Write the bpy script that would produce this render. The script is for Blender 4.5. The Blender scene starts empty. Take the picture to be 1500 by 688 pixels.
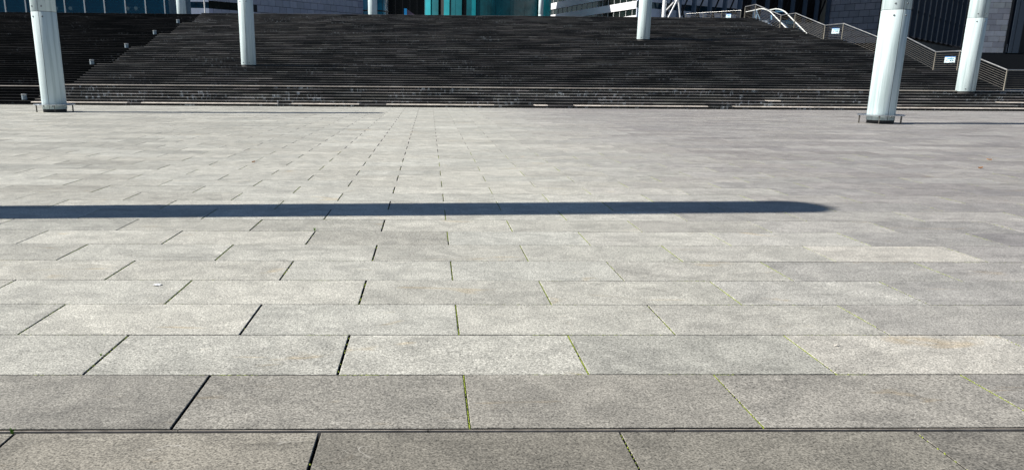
import bpy, bmesh, math, random
from mathutils import Vector, Matrix
import numpy as np

# ------------------------------------------------------------------ camera
SC = bpy.context.scene
COL = SC.collection
H_EYE = 1.37480
F_PX, PX, PY = 1162.33, 653.69, 420.0          # in pixels of the 1500 x 688 photograph
PITCH, YAW, ROLL = 0.26002, 0.02283, 0.0075
cp, sp = math.cos(PITCH), math.sin(PITCH)
FWD = Vector((math.sin(YAW) * cp, math.cos(YAW) * cp, -sp))
RGT0 = Vector((math.cos(YAW), -math.sin(YAW), 0))
UP0 = RGT0.cross(FWD)
cr, sr = math.cos(ROLL), math.sin(ROLL)
RGT = cr * RGT0 + sr * UP0
UPV = -sr * RGT0 + cr * UP0
cam_d = bpy.data.cameras.new("camera")
cam = bpy.data.objects.new("camera", cam_d)
COL.objects.link(cam)
cam_d.sensor_fit = 'HORIZONTAL'
cam_d.sensor_width = 36.0
cam_d.lens = 36.0 * F_PX / 1500.0
cam_d.shift_x = (750.0 - PX) / 1500.0
cam_d.shift_y = (PY - 344.0) / 1500.0
cam_d.clip_start = 0.05
cam_d.clip_end = 6000.0
cam.matrix_world = Matrix(((RGT.x, UPV.x, -FWD.x, 0.0), (RGT.y, UPV.y, -FWD.y, 0.0),
                           (RGT.z, UPV.z, -FWD.z, H_EYE), (0, 0, 0, 1)))
SC.camera = cam

# ------------------------------------------------------------------ light
SUN_EL = math.radians(38.0)
SUN_AZ = math.radians(3.8)                     # shadows run along +X, turned 3.8 deg towards +Y
sun_to = Vector((-math.cos(SUN_AZ) * math.cos(SUN_EL), -math.sin(SUN_AZ) * math.cos(SUN_EL), math.sin(SUN_EL)))
world = bpy.data.worlds.new("World")
SC.world = world
world.use_nodes = True
wn = world.node_tree
wn.nodes.clear()
w_out = wn.nodes.new("ShaderNodeOutputWorld")
w_bg = wn.nodes.new("ShaderNodeBackground")
w_sky = wn.nodes.new("ShaderNodeTexSky")
w_sky.sky_type = 'NISHITA'
w_sky.sun_disc = False
w_sky.sun_elevation = SUN_EL
w_sky.sun_rotation = math.atan2(sun_to.x, sun_to.y)
w_sky.altitude = 0.0
w_sky.air_density = 1.0
w_sky.dust_density = 0.3
w_sky.ozone_density = 3.5
w_bg.inputs["Strength"].default_value = 0.05
wn.links.new(w_sky.outputs[0], w_bg.inputs["Color"])
wn.links.new(w_bg.outputs[0], w_out.inputs["Surface"])
sun_d = bpy.data.lights.new("sun", 'SUN')
sun_d.energy = 5.0
sun_d.angle = math.radians(0.53)
sun_d.color = (1.0, 0.95, 0.865)
sun = bpy.data.objects.new("sun", sun_d)
COL.objects.link(sun)
sun.rotation_euler = (-sun_to).to_track_quat('-Z', 'Y').to_euler()
sun.location = (-40, 0, 40)
SC.view_settings.view_transform = 'Standard'
SC.view_settings.look = 'None'
SC.view_settings.gamma = 1.0
SC.view_settings.use_curve_mapping = False
SC.view_settings.exposure = 0.60

rnd = random.Random(7)

# ------------------------------------------------------------------ pixel helpers
def ray(u, v):
    return RGT * ((u - PX) / F_PX) - UPV * ((v - PY) / F_PX) + FWD
def at_z(u, v, z=0.0):
    d = ray(u, v)
    return Vector((0, 0, H_EYE)) + d * ((z - H_EYE) / d.z)
def at_y(u, v, y):
    d = ray(u, v)
    return Vector((0, 0, H_EYE)) + d * (y / d.y)

# ------------------------------------------------------------------ mesh helpers
class MB:
    """collects faces (with a tint per face) and builds one mesh object"""
    def __init__(self):
        self.v, self.f, self.c, self.m = [], [], [], []
    def face(self, pts, tint=(1, 1, 1), mi=0):
        n = len(self.v)
        self.v += [tuple(p) for p in pts]
        self.f.append(tuple(range(n, n + len(pts))))
        self.c.append(tint); self.m.append(mi)
    def hexa(self, p, tint=(1, 1, 1), mi=0, skip=()):
        """8 corners: 0-3 bottom (ccw), 4-7 top"""
        n = len(self.v)
        self.v += [tuple(q) for q in p]
        for k, q in enumerate(((3, 2, 1, 0), (4, 5, 6, 7), (0, 1, 5, 4), (1, 2, 6, 5), (2, 3, 7, 6), (3, 0, 4, 7))):
            if k in skip: continue
            self.f.append(tuple(n + i for i in q)); self.c.append(tint); self.m.append(mi)
    def box(self, x0, x1, y0, y1, z0, z1, tint=(1, 1, 1), mi=0, skip=()):
        self.hexa(((x0, y0, z0), (x1, y0, z0), (x1, y1, z0), (x0, y1, z0),
                   (x0, y0, z1), (x1, y0, z1), (x1, y1, z1), (x0, y1, z1)), tint, mi, skip)
    def bar(self, a, b, w, h=None, tint=(1, 1, 1), up=Vector((0, 0, 1))):
        a, b = Vector(a), Vector(b)
        h = h or w
        d = (b - a).normalized()
        s = d.cross(up)
        if s.length < 1e-4: s = d.cross(Vector((0, 1, 0)))
        s.normalize(); u = s.cross(d)
        s *= w / 2; u *= h / 2
        self.hexa((a - s - u, a + s - u, b + s - u, b - s - u, a - s + u, a + s + u, b + s + u, b - s + u), tint)
    def tube(self, pts, r, n=8, tint=(1, 1, 1), caps=True):
        pts = [Vector(p) for p in pts]
        base = len(self.v)
        for i, p in enumerate(pts):
            d = (pts[min(i + 1, len(pts) - 1)] - pts[max(i - 1, 0)]).normalized()
            s = d.cross(Vector((0, 0, 1)))
            if s.length < 1e-3: s = Vector((1, 0, 0))
            s.normalize(); u = s.cross(d)
            rr = r[i] if isinstance(r, (list, tuple)) else r
            for k in range(n):
                a = 2 * math.pi * k / n
                self.v.append(tuple(p + s * (rr * math.cos(a)) + u * (rr * math.sin(a))))
        for i in range(len(pts) - 1):
            for k in range(n):
                k2 = (k + 1) % n
                self.f.append((base + i * n + k, base + i * n + k2, base + (i + 1) * n + k2, base + (i + 1) * n + k))
                self.c.append(tint); self.m.append(0)
        if caps:
            self.f.append(tuple(base + k for k in reversed(range(n)))); self.c.append(tint); self.m.append(0)
            e = base + (len(pts) - 1) * n
            self.f.append(tuple(e + k for k in range(n))); self.c.append(tint); self.m.append(0)
    def lathe(self, prof, n=24, cx=0, cy=0, tint=(1, 1, 1), a0=0.0, a1=2 * math.pi):
        """profile [(r,z)...] turned about z"""
        full = abs(a1 - a0 - 2 * math.pi) < 1e-6
        m = n if full else n + 1
        base = len(self.v)
        for r, z in prof:
            for k in range(m):
                a = a0 + (a1 - a0) * k / n
                self.v.append((cx + r * math.cos(a), cy + r * math.sin(a), z))
        for i in range(len(prof) - 1):
            for k in range(n):
                k2 = (k + 1) % m
                self.f.append((base + i * m + k, base + i * m + k2, base + (i + 1) * m + k2, base + (i + 1) * m + k))
                self.c.append(tint); self.m.append(0)
    def mesh(self, name, mats, smooth=False):
        me = bpy.data.meshes.new(name)
        me.from_pydata(self.v, [], self.f)
        for m in (mats if isinstance(mats, (list, tuple)) else [mats]):
            me.materials.append(m)
        at = me.color_attributes.new("tint", 'FLOAT_COLOR', 'CORNER')
        lens = np.array([len(f) for f in self.f])
        cols = np.repeat(np.array([(c[0], c[1], c[2], 1.0) for c in self.c], dtype=np.float32), lens, axis=0)
        at.data.foreach_set("color", cols.ravel())
        me.polygons.foreach_set("material_index", self.m)
        if smooth:
            me.polygons.foreach_set("use_smooth", [True] * len(self.f))
            try: me.set_sharp_from_angle(angle=math.radians(40))
            except Exception: pass
        me.update()
        return me
    def build(self, name, mats, parent=None, smooth=False, loc=None):
        return link(name, self.mesh(name, mats, smooth), parent, loc)

def link(name, me, parent=None, loc=None, rot=None):
    o = bpy.data.objects.new(name, me)
    COL.objects.link(o)
    if parent is not None: o.parent = parent
    if loc is not None: o.location = loc
    if rot is not None: o.rotation_euler = rot
    return o
def empty(name, loc=(0, 0, 0), rz=0.0):
    o = bpy.data.objects.new(name, None)
    COL.objects.link(o)
    o.location = loc; o.rotation_euler = (0, 0, rz); o.empty_display_size = 0.2
    return o
def tag(o, label=None, cat=None, group=None, kind=None):
    if label: o["label"] = label
    if cat: o["category"] = cat
    if group: o["group"] = group
    if kind: o["kind"] = kind
    return o

# ------------------------------------------------------------------ materials
class NT:
    def __init__(self, name):
        self.mat = bpy.data.materials.new(name)
        self.mat.use_nodes = True
        self.t = self.mat.node_tree
        self.b = self.t.nodes["Principled BSDF"]
        self.out = self.t.nodes["Material Output"]
    def n(self, typ, **kw):
        nd = self.t.nodes.new(typ)
        for k, v in kw.items():
            setattr(nd, k, v)
        return nd
    def l(self, a, b): self.t.links.new(a, b)
    def set(self, **kw):
        for k, v in kw.items():
            self.b.inputs[k.replace("_", " ")].default_value = v
    def noise(self, vec, scale, detail=3.0, rough=0.55, dist=0.0):
        nd = self.n("ShaderNodeTexNoise")
        nd.inputs["Scale"].default_value = scale
        nd.inputs["Detail"].default_value = detail
        nd.inputs["Roughness"].default_value = rough
        nd.inputs["Distortion"].default_value = dist
        if vec is not None: self.l(vec, nd.inputs["Vector"])
        return nd.outputs["Fac"]
    def ramp(self, fac, *stops):
        nd = self.n("ShaderNodeMapRange")
        nd.interpolation_type = 'SMOOTHSTEP'
        a, b, c, d = stops
        for k, v in zip(("From Min", "From Max", "To Min", "To Max"), (a, b, c, d)):
            nd.inputs[k].default_value = v
        self.l(fac, nd.inputs["Value"])
        return nd.outputs["Result"]
    def math(self, op, a, b=None):
        nd = self.n("ShaderNodeMath", operation=op)
        for i, x in enumerate((a, b)):
            if x is None: continue
            if isinstance(x, (int, float)): nd.inputs[i].default_value = x
            else: self.l(x, nd.inputs[i])
        return nd.outputs[0]
    def mix(self, fac, a, b, typ='MIX'):
        nd = self.n("ShaderNodeMix", data_type='RGBA', blend_type=typ)
        nd.clamp_result = False
        for i, x in ((0, fac), (6, a), (7, b)):
            if isinstance(x, (int, float)): nd.inputs[i].default_value = x
            elif isinstance(x, tuple): nd.inputs[i].default_value = (x[0], x[1], x[2], 1)
            else: self.l(x, nd.inputs[i])
        return nd.outputs[2]
    def bump(self, h, strength=0.2, dist=0.01):
        nd = self.n("ShaderNodeBump")
        nd.inputs["Strength"].default_value = strength
        nd.inputs["Distance"].default_value = dist
        self.l(h, nd.inputs["Height"])
        self.l(nd.outputs[0], self.b.inputs["Normal"])
    def pos(self): return self.n("ShaderNodeNewGeometry").outputs["Position"]
    def scaled(self, vec, s):
        nd = self.n("ShaderNodeVectorMath", operation='MULTIPLY')
        self.l(vec, nd.inputs[0]); nd.inputs[1].default_value = s
        return nd.outputs[0]
    def add(self, vec, vec2):
        nd = self.n("ShaderNodeVectorMath", operation='ADD')
        self.l(vec, nd.inputs[0]); self.l(vec2, nd.inputs[1])
        return nd.outputs[0]
    def attr(self):
        nd = self.n("ShaderNodeAttribute", attribute_name="tint")
        return nd.outputs["Color"]

def plain(name, col, rough=0.6, metal=0.0, spec=0.4, var=0.12, scale=3.0, tint=False, stretch=(1, 1, 1)):
    m = NT(name)
    p = m.scaled(m.pos(), stretch)
    nz = m.noise(p, scale, 5.0, 0.6)
    k = m.ramp(nz, 0.25, 0.75, 1 - var, 1 + var)
    c = m.mix(1.0, col, k, 'MULTIPLY')
    if tint: c = m.mix(1.0, c, m.attr(), 'MULTIPLY')
    m.l(c, m.b.inputs["Base Color"])
    r = m.ramp(nz, 0.2, 0.8, max(0.03, rough - 0.08), min(1, rough + 0.08))
    m.l(r, m.b.inputs["Roughness"])
    m.set(Metallic=metal)
    m.b.inputs["Specular IOR Level"].default_value = spec
    return m.mat

def granite_paving(name, from_object):
    """flamed grey granite; tint from the object's own colour or from the face tint"""
    m = NT(name)
    pos = m.pos()
    if from_object:
        oi = m.n("ShaderNodeObjectInfo")
        cxyz = m.n("ShaderNodeCombineXYZ")
        m.l(m.math('MULTIPLY', oi.outputs["Random"], 53.0), cxyz.inputs[0])
        m.l(m.math('MULTIPLY', oi.outputs["Random"], 31.0), cxyz.inputs[1])
        pos = m.add(pos, cxyz.outputs[0])
        tint = oi.outputs["Color"]
    else:
        tint = m.attr()
    grain = m.noise(pos, 120.0, 2.0, 0.6)
    grain2 = m.noise(pos, 48.0, 4.0, 0.7)
    fleck = m.noise(pos, 85.0, 2.0, 0.5)
    cloud = m.noise(pos, 4.2, 8.0, 0.68, 0.8)
    big = m.noise(m.scaled(pos, (0.55, 1.0, 1.0)), 1.1, 4.0, 0.55)
    swirl = m.noise(m.scaled(pos, (1.0, 1.5, 1.0)), 2.1, 6.0, 0.6, 3.5)
    k = m.ramp(grain, 0.36, 0.64, 0.66, 1.30)
    k = m.math('MULTIPLY', k, m.ramp(grain2, 0.36, 0.66, 0.80, 1.17))
    k = m.math('MULTIPLY', k, m.ramp(fleck, 0.56, 0.66, 1.0, 0.50))
    k = m.math('MULTIPLY', k, m.ramp(cloud, 0.32, 0.68, 0.82, 1.12))
    k = m.math('MULTIPLY', k, m.ramp(big, 0.3, 0.7, 0.93, 1.06))
    k = m.math('MULTIPLY', k, m.ramp(swirl, 0.60, 0.68, 1.0, 1.22))
    # scattered gum and drip spots
    vor = m.n("ShaderNodeTexVoronoi"); vor.inputs["Scale"].default_value = 3.4
    m.l(pos, vor.inputs["Vector"])
    pick = m.n("ShaderNodeSeparateColor"); m.l(vor.outputs["Color"], pick.inputs[0])
    rad = m.math('MULTIPLY', m.math('GREATER_THAN', pick.outputs[0], 0.72), m.ramp(pick.outputs[1], 0.0, 1.0, 0.012, 0.045))
    spot = m.math('LESS_THAN', vor.outputs["Distance"], rad)
    k = m.math('MULTIPLY', k, m.math('SUBTRACT', 1.0, m.math('MULTIPLY', spot, 0.30)))
    # soft dark water marks towards the joints
    wet = m.noise(m.scaled(pos, (0.5, 1.6, 1.0)), 2.3, 6.0, 0.7, 1.0)
    k = m.math('MULTIPLY', k, m.ramp(wet, 0.54, 0.70, 1.0, 0.78))
    c = m.mix(1.0, tint, k, 'MULTIPLY')
    # pale scrape lines left by dragged things
    sc1 = m.noise(m.scaled(pos, (1.0, 1.3, 1.0)), 1.5, 2.0, 0.4, 2.5)
    line = m.math('SUBTRACT', 1.0, m.ramp(m.math('ABSOLUTE', m.math('SUBTRACT', sc1, 0.5)), 0.0, 0.006, 0.0, 1.0))
    part = m.ramp(m.noise(pos, 2.6, 3.0, 0.6), 0.56, 0.64, 0.0, 0.5)
    c = m.mix(m.math('MULTIPLY', line, part), c, (0.62, 0.60, 0.55))
    # thin ochre rust stains
    rust = m.noise(m.scaled(pos, (0.8, 2.2, 1.0)), 1.7, 5.0, 0.6, 1.2)
    c = m.mix(m.ramp(rust, 0.62, 0.74, 0.0, 0.5), c, m.mix(1.0, c, (1.0, 0.80, 0.52), 'MULTIPLY'))
    m.l(c, m.b.inputs["Base Color"])
    m.l(m.ramp(cloud, 0.3, 0.7, 0.62, 0.82), m.b.inputs["Roughness"])
    m.b.inputs["Specular IOR Level"].default_value = 0.30
    m.bump(m.math('ADD', grain, grain2), 0.16, 0.004)
    return m.mat

def black_stone(name, base, dust, stain, rough=0.55, spec=0.35, cover=0.50):
    """dark stair granite: dusty on upward faces, pale lime runs on the risers"""
    m = NT(name)
    geo = m.n("ShaderNodeNewGeometry")
    pos = geo.outputs["Position"]
    sep = m.n("ShaderNodeSeparateXYZ"); m.l(geo.outputs["Normal"], sep.inputs[0])
    up = m.ramp(sep.outputs["Z"], 0.5, 0.9, 0.0, 1.0)
    n1 = m.noise(pos, 40.0, 4.0, 0.6)
    n2 = m.noise(m.scaled(pos, (0.25, 0.6, 1.6)), 1.6, 5.0, 0.6)
    k = m.math('MULTIPLY', m.ramp(n1, 0.3, 0.7, 0.7, 1.3), m.ramp(n2, 0.34, 0.66, 0.38, 1.55))
    c = m.mix(1.0, m.mix(up, base, dust), k, 'MULTIPLY')
    c = m.mix(1.0, c, m.attr(), 'MULTIPLY')
    if stain > 0:
        runs = m.noise(m.scaled(pos, (7.0, 3.0, 0.9)), 1.0, 5.0, 0.7)
        patch = m.noise(m.scaled(pos, (0.35, 0.5, 2.4)), 1.0, 4.0, 0.6)
        s = m.math('MULTIPLY', m.ramp(runs, 0.52, 0.66, 0.0, 1.0), m.ramp(patch, cover, cover + 0.14, 0.0, 1.0))
        c = m.mix(m.math('MULTIPLY', s, stain), c, (0.42, 0.45, 0.47))
    m.l(c, m.b.inputs["Base Color"])
    m.l(m.ramp(n2, 0.3, 0.7, rough - 0.1, rough + 0.15), m.b.inputs["Roughness"])
    m.b.inputs["Specular IOR Level"].default_value = spec
    m.bump(n1, 0.1, 0.003)
    return m.mat

def column_paint():
    m = NT("column_paint")
    pos = m.pos()
    streak = m.noise(m.scaled(pos, (9.0, 9.0, 0.35)), 1.0, 5.0, 0.6)
    blot = m.noise(pos, 2.4, 5.0, 0.6)
    c = m.mix(m.ramp(streak, 0.42, 0.66, 0.0, 0.65), (0.58, 0.68, 0.70), (0.30, 0.39, 0.40))
    c = m.mix(m.ramp(blot, 0.55, 0.8, 0.0, 0.25), c, (0.42, 0.53, 0.54))
    m.l(c, m.b.inputs["Base Color"])
    m.l(m.ramp(blot, 0.3, 0.7, 0.45, 0.62), m.b.inputs["Roughness"])
    m.b.inputs["Specular IOR Level"].default_value = 0.3
    return m.mat

def see_through_glass(name, tint, rough=0.03, body=None):
    """glazing you can look through: tinted, with a sky reflection"""
    m = NT(name)
    m.t.nodes.remove(m.b)
    tr = m.n("ShaderNodeBsdfTransparent"); tr.inputs[0].default_value = (*tint, 1)
    gl = m.n("ShaderNodeBsdfGlossy"); gl.inputs["Roughness"].default_value = rough
    gl.inputs[0].default_value = (0.28, 0.42, 0.55, 1)
    fr = m.n("ShaderNodeFresnel"); fr.inputs[0].default_value = 1.5
    mx = m.n("ShaderNodeMixShader")
    first = tr.outputs[0]
    if body:
        df = m.n("ShaderNodeBsdfDiffuse"); df.inputs[0].default_value = (*body, 1)
        m2 = m.n("ShaderNodeMixShader"); m2.inputs[0].default_value = 0.6
        m.l(tr.outputs[0], m2.inputs[1]); m.l(df.outputs[0], m2.inputs[2]); first = m2.outputs[0]
    m.l(fr.outputs[0], mx.inputs[0]); m.l(first, mx.inputs[1]); m.l(gl.outputs[0], mx.inputs[2])
    m.l(mx.outputs[0], m.out.inputs[0])
    return m.mat

def emit(name, col, s):
    m = NT(name)
    m.b.inputs["Base Color"].default_value = (*col, 1)
    m.b.inputs["Emission Color"].default_value = (*col, 1)
    m.b.inputs["Emission Strength"].default_value = s
    return m.mat

M_SLAB = granite_paving("granite_slab", True)
M_SLABF = granite_paving("granite_slab_far", False)
M_BED = plain("joint_bed", (0.008, 0.0075, 0.0065), 0.95, var=0.4, scale=30)
M_SOIL = plain("ground_concrete", (0.16, 0.155, 0.145), 0.9, var=0.2, scale=0.6)
M_STEP = black_stone("stair_granite", (0.036, 0.036, 0.0365), (0.10, 0.098, 0.092), 0.3)
M_STEPLOW = black_stone("stair_granite_limed", (0.046, 0.046, 0.045), (0.15, 0.145, 0.135), 1.0, cover=0.45)
M_BLACK = black_stone("polished_black_granite", (0.0042, 0.0046, 0.0054), (0.012, 0.012, 0.012), 0.16, 0.4, 0.12)
M_PALE = plain("pale_tread_stone", (0.60, 0.56, 0.51), 0.75, var=0.25, scale=6, tint=True)
M_COLUMN = column_paint()
M_COREDARK = plain("dark_joint", (0.030, 0.030, 0.030), 0.7)
M_BOLT = plain("bolt_steel", (0.20, 0.22, 0.23), 0.4, metal=0.7)
M_RUST = plain("rusty_base", (0.075, 0.055, 0.038), 0.85, var=0.4, scale=20)
M_BENCH = plain("brushed_steel", (0.52, 0.56, 0.60), 0.30, metal=0.9, var=0.1, scale=8)
M_LEGS = plain("dark_steel", (0.16, 0.15, 0.135), 0.5, metal=0.3)
M_RAIL = plain("stainless_rail", (0.42, 0.42, 0.41), 0.35, metal=0.8, var=0.08)
M_POST = plain("stainless_post", (0.30, 0.28, 0.235), 0.5, metal=0.4, var=0.12)
M_BAR = plain("dull_rail_bar", (0.16, 0.15, 0.135), 0.5, metal=0.4)
M_WHITE = plain("white_paint", (0.78, 0.79, 0.80), 0.5, var=0.05)
M_DRAIN = plain("drain_steel", (0.40, 0.36, 0.31), 0.6, metal=0.2, var=0.3, scale=12)

# ------------------------------------------------------------------ ground and plaza
W, D = 1.2, 0.5984                     # slab length and course depth
Y0, X0, GAP = 2.9499, 0.16754, 0.0316  # far edge of the slot drain, first joint, drain width
FOOT = 36.17

g = MB(); g.face(((-2500, -2500, -0.12), (2500, -2500, -0.12), (2500, 2500, -0.12), (-2500, 2500, -0.12)))
tag(g.build("ground", M_SOIL), kind="structure")
pz = MB(); pz.face(((-60, -6, -0.090), (60, -6, -0.090), (60, FOOT + 0.6, -0.090), (-60, FOOT + 0.6, -0.090)))
plaza = tag(pz.build("plaza", M_BED), kind="structure")

def joint_gap(m, n):
    """width of the end joint at column m (half-units follow the running bond)"""
    k = m * 2 + (n % 2)
    if k in (-1,): return 0.0120
    if k in (-2,): return 0.0105
    if k in (0,): return 0.0085
    if k == -3 or k == -4: return 0.0085
    return 0.0070 if k < 4 else 0.0055
BASE = np.array((0.484, 0.478, 0.430))
def slab_tint(m, n, xc):
    """stone of each slab: courses by the drain come from a darker batch, lens falloff to the east and west is put into the tint"""
    r = random.Random(m * 7919 + n * 104729 + 5)
    k = 1.0 + r.uniform(-0.13, 0.11)
    if r.random() < 0.12: k *= 1.10
    if r.random() < 0.16: k *= 0.87
    if n > 14 and r.random() < 0.10: k *= r.choice((0.84, 1.16))
    if n > 9: k = 1 + (k - 1) * 0.55
    hue = r.uniform(-0.010, 0.008)
    c = BASE * k * np.array((1 + hue, 1.0, 1 - hue))
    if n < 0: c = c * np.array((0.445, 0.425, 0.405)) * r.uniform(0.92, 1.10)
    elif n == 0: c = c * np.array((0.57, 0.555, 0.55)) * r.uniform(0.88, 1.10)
    elif n == 1: c = c * 0.93
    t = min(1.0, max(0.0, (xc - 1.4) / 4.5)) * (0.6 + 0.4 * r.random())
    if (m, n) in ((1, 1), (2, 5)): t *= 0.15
    c = c * (1 - 0.44 * t) * np.array((1.0 + 0.01 * t, 1.0 - 0.03 * t, 1.0 + 0.055 * t))  # mauve darkening to the east imitates lens vignetting
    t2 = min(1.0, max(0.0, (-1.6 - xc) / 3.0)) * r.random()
    c = c * (1 - 0.24 * t2)  # western slabs darkened for the same vignetting
    key = {(-2, 1): 1.12, (-3, 1): 0.86, (-1, 1): 0.98, (0, 1): 0.88, (1, 1): 1.34, (-1, 5): 0.88, (2, 5): 0.89, (0, 5): 1.05,
           (-2, 2): 1.02, (-3, 2): 0.84}
    c = c * key.get((m, n), 1.0)
    if (m, n) in ((1, 1), (2, 5)): c = c * np.array((1.015, 0.985, 0.975))
    return tuple(float(x) for x in c)

sm = MB()                                # one chamfered slab, 1 x 1 in plan
def slab_faces(mb, x0, x1, y0, y1, zt, tint, th=0.085, ch=0.0025, side=0):
    b = len(mb.v)
    mb.v += [(x0, y0, zt - th), (x1, y0, zt - th), (x1, y1, zt - th), (x0, y1, zt - th),
             (x0, y0, zt - ch), (x1, y0, zt - ch), (x1, y1, zt - ch), (x0, y1, zt - ch),
             (x0 + ch, y0 + ch, zt), (x1 - ch, y0 + ch, zt), (x1 - ch, y1 - ch, zt), (x0 + ch, y1 - ch, zt)]
    for j, q in enumerate(((8, 9, 10, 11), (4, 5, 9, 8), (5, 6, 10, 9), (6, 7, 11, 10), (7, 4, 8, 11),
              (0, 1, 5, 4), (1, 2, 6, 5), (2, 3, 7, 6), (3, 0, 4, 7))):
        mb.f.append(tuple(b + i for i in q)); mb.c.append(tint); mb.m.append(side if j > 4 else 0)
slab_faces(sm, -0.5, 0.5, -0.5, 0.5, 0.0, (1, 1, 1), side=1)
# chamfer is given in unit size, so keep it small and rescale with the slab
slab_me = sm.mesh("paving_slab", [M_SLAB, M_BED])

slabs = []
rows = list(range(-3, int((FOOT - Y0) / D) + 1))
for n in rows:
    ya = Y0 + n * D; yb = ya + D
    if n < 0: ya -= GAP; yb -= GAP
    if yb > FOOT + 0.02: yb = FOOT + 0.02
    if yb - ya < 0.1: continue
    off = X0 + (0.5 * W if n % 2 else 0.0)
    xl, xr = -0.545 * max(yb, 2.5) - 1.0, 0.765 * max(yb, 2.5) + 1.2
    m0, m1 = math.floor((xl - off) / W), math.ceil((xr - off) / W)
    for m in range(m0, m1):
        ga, gb = joint_gap(m, n) / 2, joint_gap(m + 1, n) / 2
        gy = 0.0042 if n > 8 else 0.0055
        slabs.append((m, n, off + m * W + ga, off + (m + 1) * W - gb, ya + gy, yb - gy))
def shows(s):
    yc = max(1.9, (s[4] + s[5]) / 2)
    xc = (s[2] + s[3]) / 2
    u = 628 + 1162 * xc / yc
    inside = -250 < u < 1750 and s[1] > -3
    return (0 if inside else 1, yc, abs(xc))
slabs.sort(key=shows)
near, far = slabs[:300], slabs[300:]
for m, n, xa, xb, ya, yb in near:
    r = random.Random(m * 31 + n * 977)
    o = link("paving_slab", slab_me, plaza, ((xa + xb) / 2, (ya + yb) / 2, r.uniform(-0.0018, 0.0)),
             (r.uniform(-0.0012, 0.0012), r.uniform(-0.0008, 0.0008), 0))
    o.scale = (xb - xa, yb - ya, 1.0)
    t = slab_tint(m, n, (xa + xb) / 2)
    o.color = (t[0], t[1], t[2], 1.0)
fm = MB()
for m, n, xa, xb, ya, yb in far:
    r = random.Random(m * 31 + n * 977)
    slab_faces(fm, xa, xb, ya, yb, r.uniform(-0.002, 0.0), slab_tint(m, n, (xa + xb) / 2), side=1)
tag(fm.build("distant_paving_slabs", [M_SLABF, M_BED], plaza), "grey granite slabs of the far plaza courses", kind="stuff")

# slot drain between the two nearest courses
dr = empty("slot_drain", (0, Y0 - GAP / 2, 0))
b = MB(); b.box(-9, 9, -GAP / 2 + 0.002, GAP / 2 - 0.002, -0.088, -0.075); b.build("channel", M_BED, dr)
for k, yy in enumerate((0.0060,)):
    b = MB()
    x = -9.0
    while x < 9:
        b.box(x, x + 0.996, yy - 0.0028, yy + 0.0028, -0.0745, -0.003); x += 1.0
    b.build("grating_bar", M_DRAIN, dr)
tag(dr, "narrow dark slot drain with steel bar running across the paving", "drain")

# moss and weeds in the joints
def moss_mat():
    m = NT("moss")
    nz = m.noise(m.pos(), 90.0, 3.0, 0.6)
    c = m.mix(m.ramp(nz, 0.35, 0.65, 0.0, 1.0), (0.07, 0.10, 0.015), (0.30, 0.37, 0.035))
    m.l(c, m.b.inputs["Base Color"]); m.set(Roughness=0.95)
    return m.mat
M_MOSS = moss_mat()
ms = MB()
def clump(mb, x, y, lx, ly, z, r):
    k = 6
    ang = [r.uniform(0, 6.28)]
    ring = [(x + lx * math.cos(2 * math.pi * i / k) * r.uniform(0.7, 1.15), y + ly * math.sin(2 * math.pi * i / k) * r.uniform(0.7, 1.15), -0.005) for i in range(k)]
    top = (x, y, z)
    for i in range(k):
        mb.face((ring[i], ring[(i + 1) % k], top))
for m, n, xa, xb, ya, yb in slabs:
    if yb > 15 or n < -1: continue
    r = random.Random(m * 13 + n * 4001)
    gw = joint_gap(m, n) / 2
    key = m * 2 + (n % 2)
    dens = {-1: 0.10, -2: 0.12}.get(key, 0.95 if key >= 0 else 0.65)
    if n < 0: dens *= 0.15
    if n == 0 and key < 0: dens *= 0.02
    if r.random() < 0.25: dens *= 0.4
    step = 0.006 if ya < 6 else 0.012
    phase = r.uniform(0, 9)
    y = ya
    while y < yb:
        patchy = 0.5 + 0.5 * math.sin(y * 9 + phase) + r.uniform(-0.3, 0.3)
        if r.random() < dens and patchy > 0.08:
            clump(ms, xa - gw + r.uniform(-0.3, 0.3) * gw, y, gw * r.uniform(0.6, 1.1), step * 1.1, r.uniform(-0.002, 0.003), r)
        y += step
    # course joint along the near edge of the slab
    x = xa; phase = r.uniform(0, 9)
    lvl = r.uniform(0.05, 0.65) if n > 0 else 0.0
    while x < xb:
        if 0.5 + 0.5 * math.sin(x * 5 + phase) < lvl and r.random() < 0.8:
            clump(ms, x, ya - 0.0055 + r.uniform(-0.002, 0.002), 0.010, 0.0040, r.uniform(-0.004, 0.0005), r)
        x += 0.011 if ya < 6 else 0.02
tag(ms.build("joint_moss", M_MOSS), "yellow-green moss growing in the joints between paving slabs", "moss", kind="stuff")

# ------------------------------------------------------------------ great staircase
RISE0, RISE, TREAD, LAND = 0.12, 0.1118, 0.372, 2.254
levels = []                                  # (front y, back y, top z)
y = FOOT; z = 0.0
for i in range(7):
    z += RISE0
    t = 0.3917
    if i == 6: t = LAND
    levels.append((y, y + t, z)); y += t
L0_EDGE = levels[6][0]
land_front = [L0_EDGE]
for fl in range(5):
    for i in range(9):
        z += RISE
        t = TREAD if i < 8 else LAND
        levels.append((y, y + t, z)); y += t
    land_front.append(levels[-1][0])
TOP_Z = z
TOP_Y = land_front[-1]
XL = -17.5
def right_edge(yy):
    pts = ((36, 46.0), (L0_EDGE + LAND - 0.01, 46.0), (L0_EDGE + LAND, 29.1), (43.8, 28.6), (45.9, 28.6), (49.0, 28.45), (51.1, 28.1), (54.2, 27.35),
           (56.3, 27.15), (59.4, 26.4), (61.6, 26.25), (64.7, 25.5), (80, 25.4))
    for (a, xa), (b2, xb) in zip(pts, pts[1:]):
        if yy <= b2: return xa + (xb - xa) * max(0, (yy - a)) / (b2 - a)
    return 25.4
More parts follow.
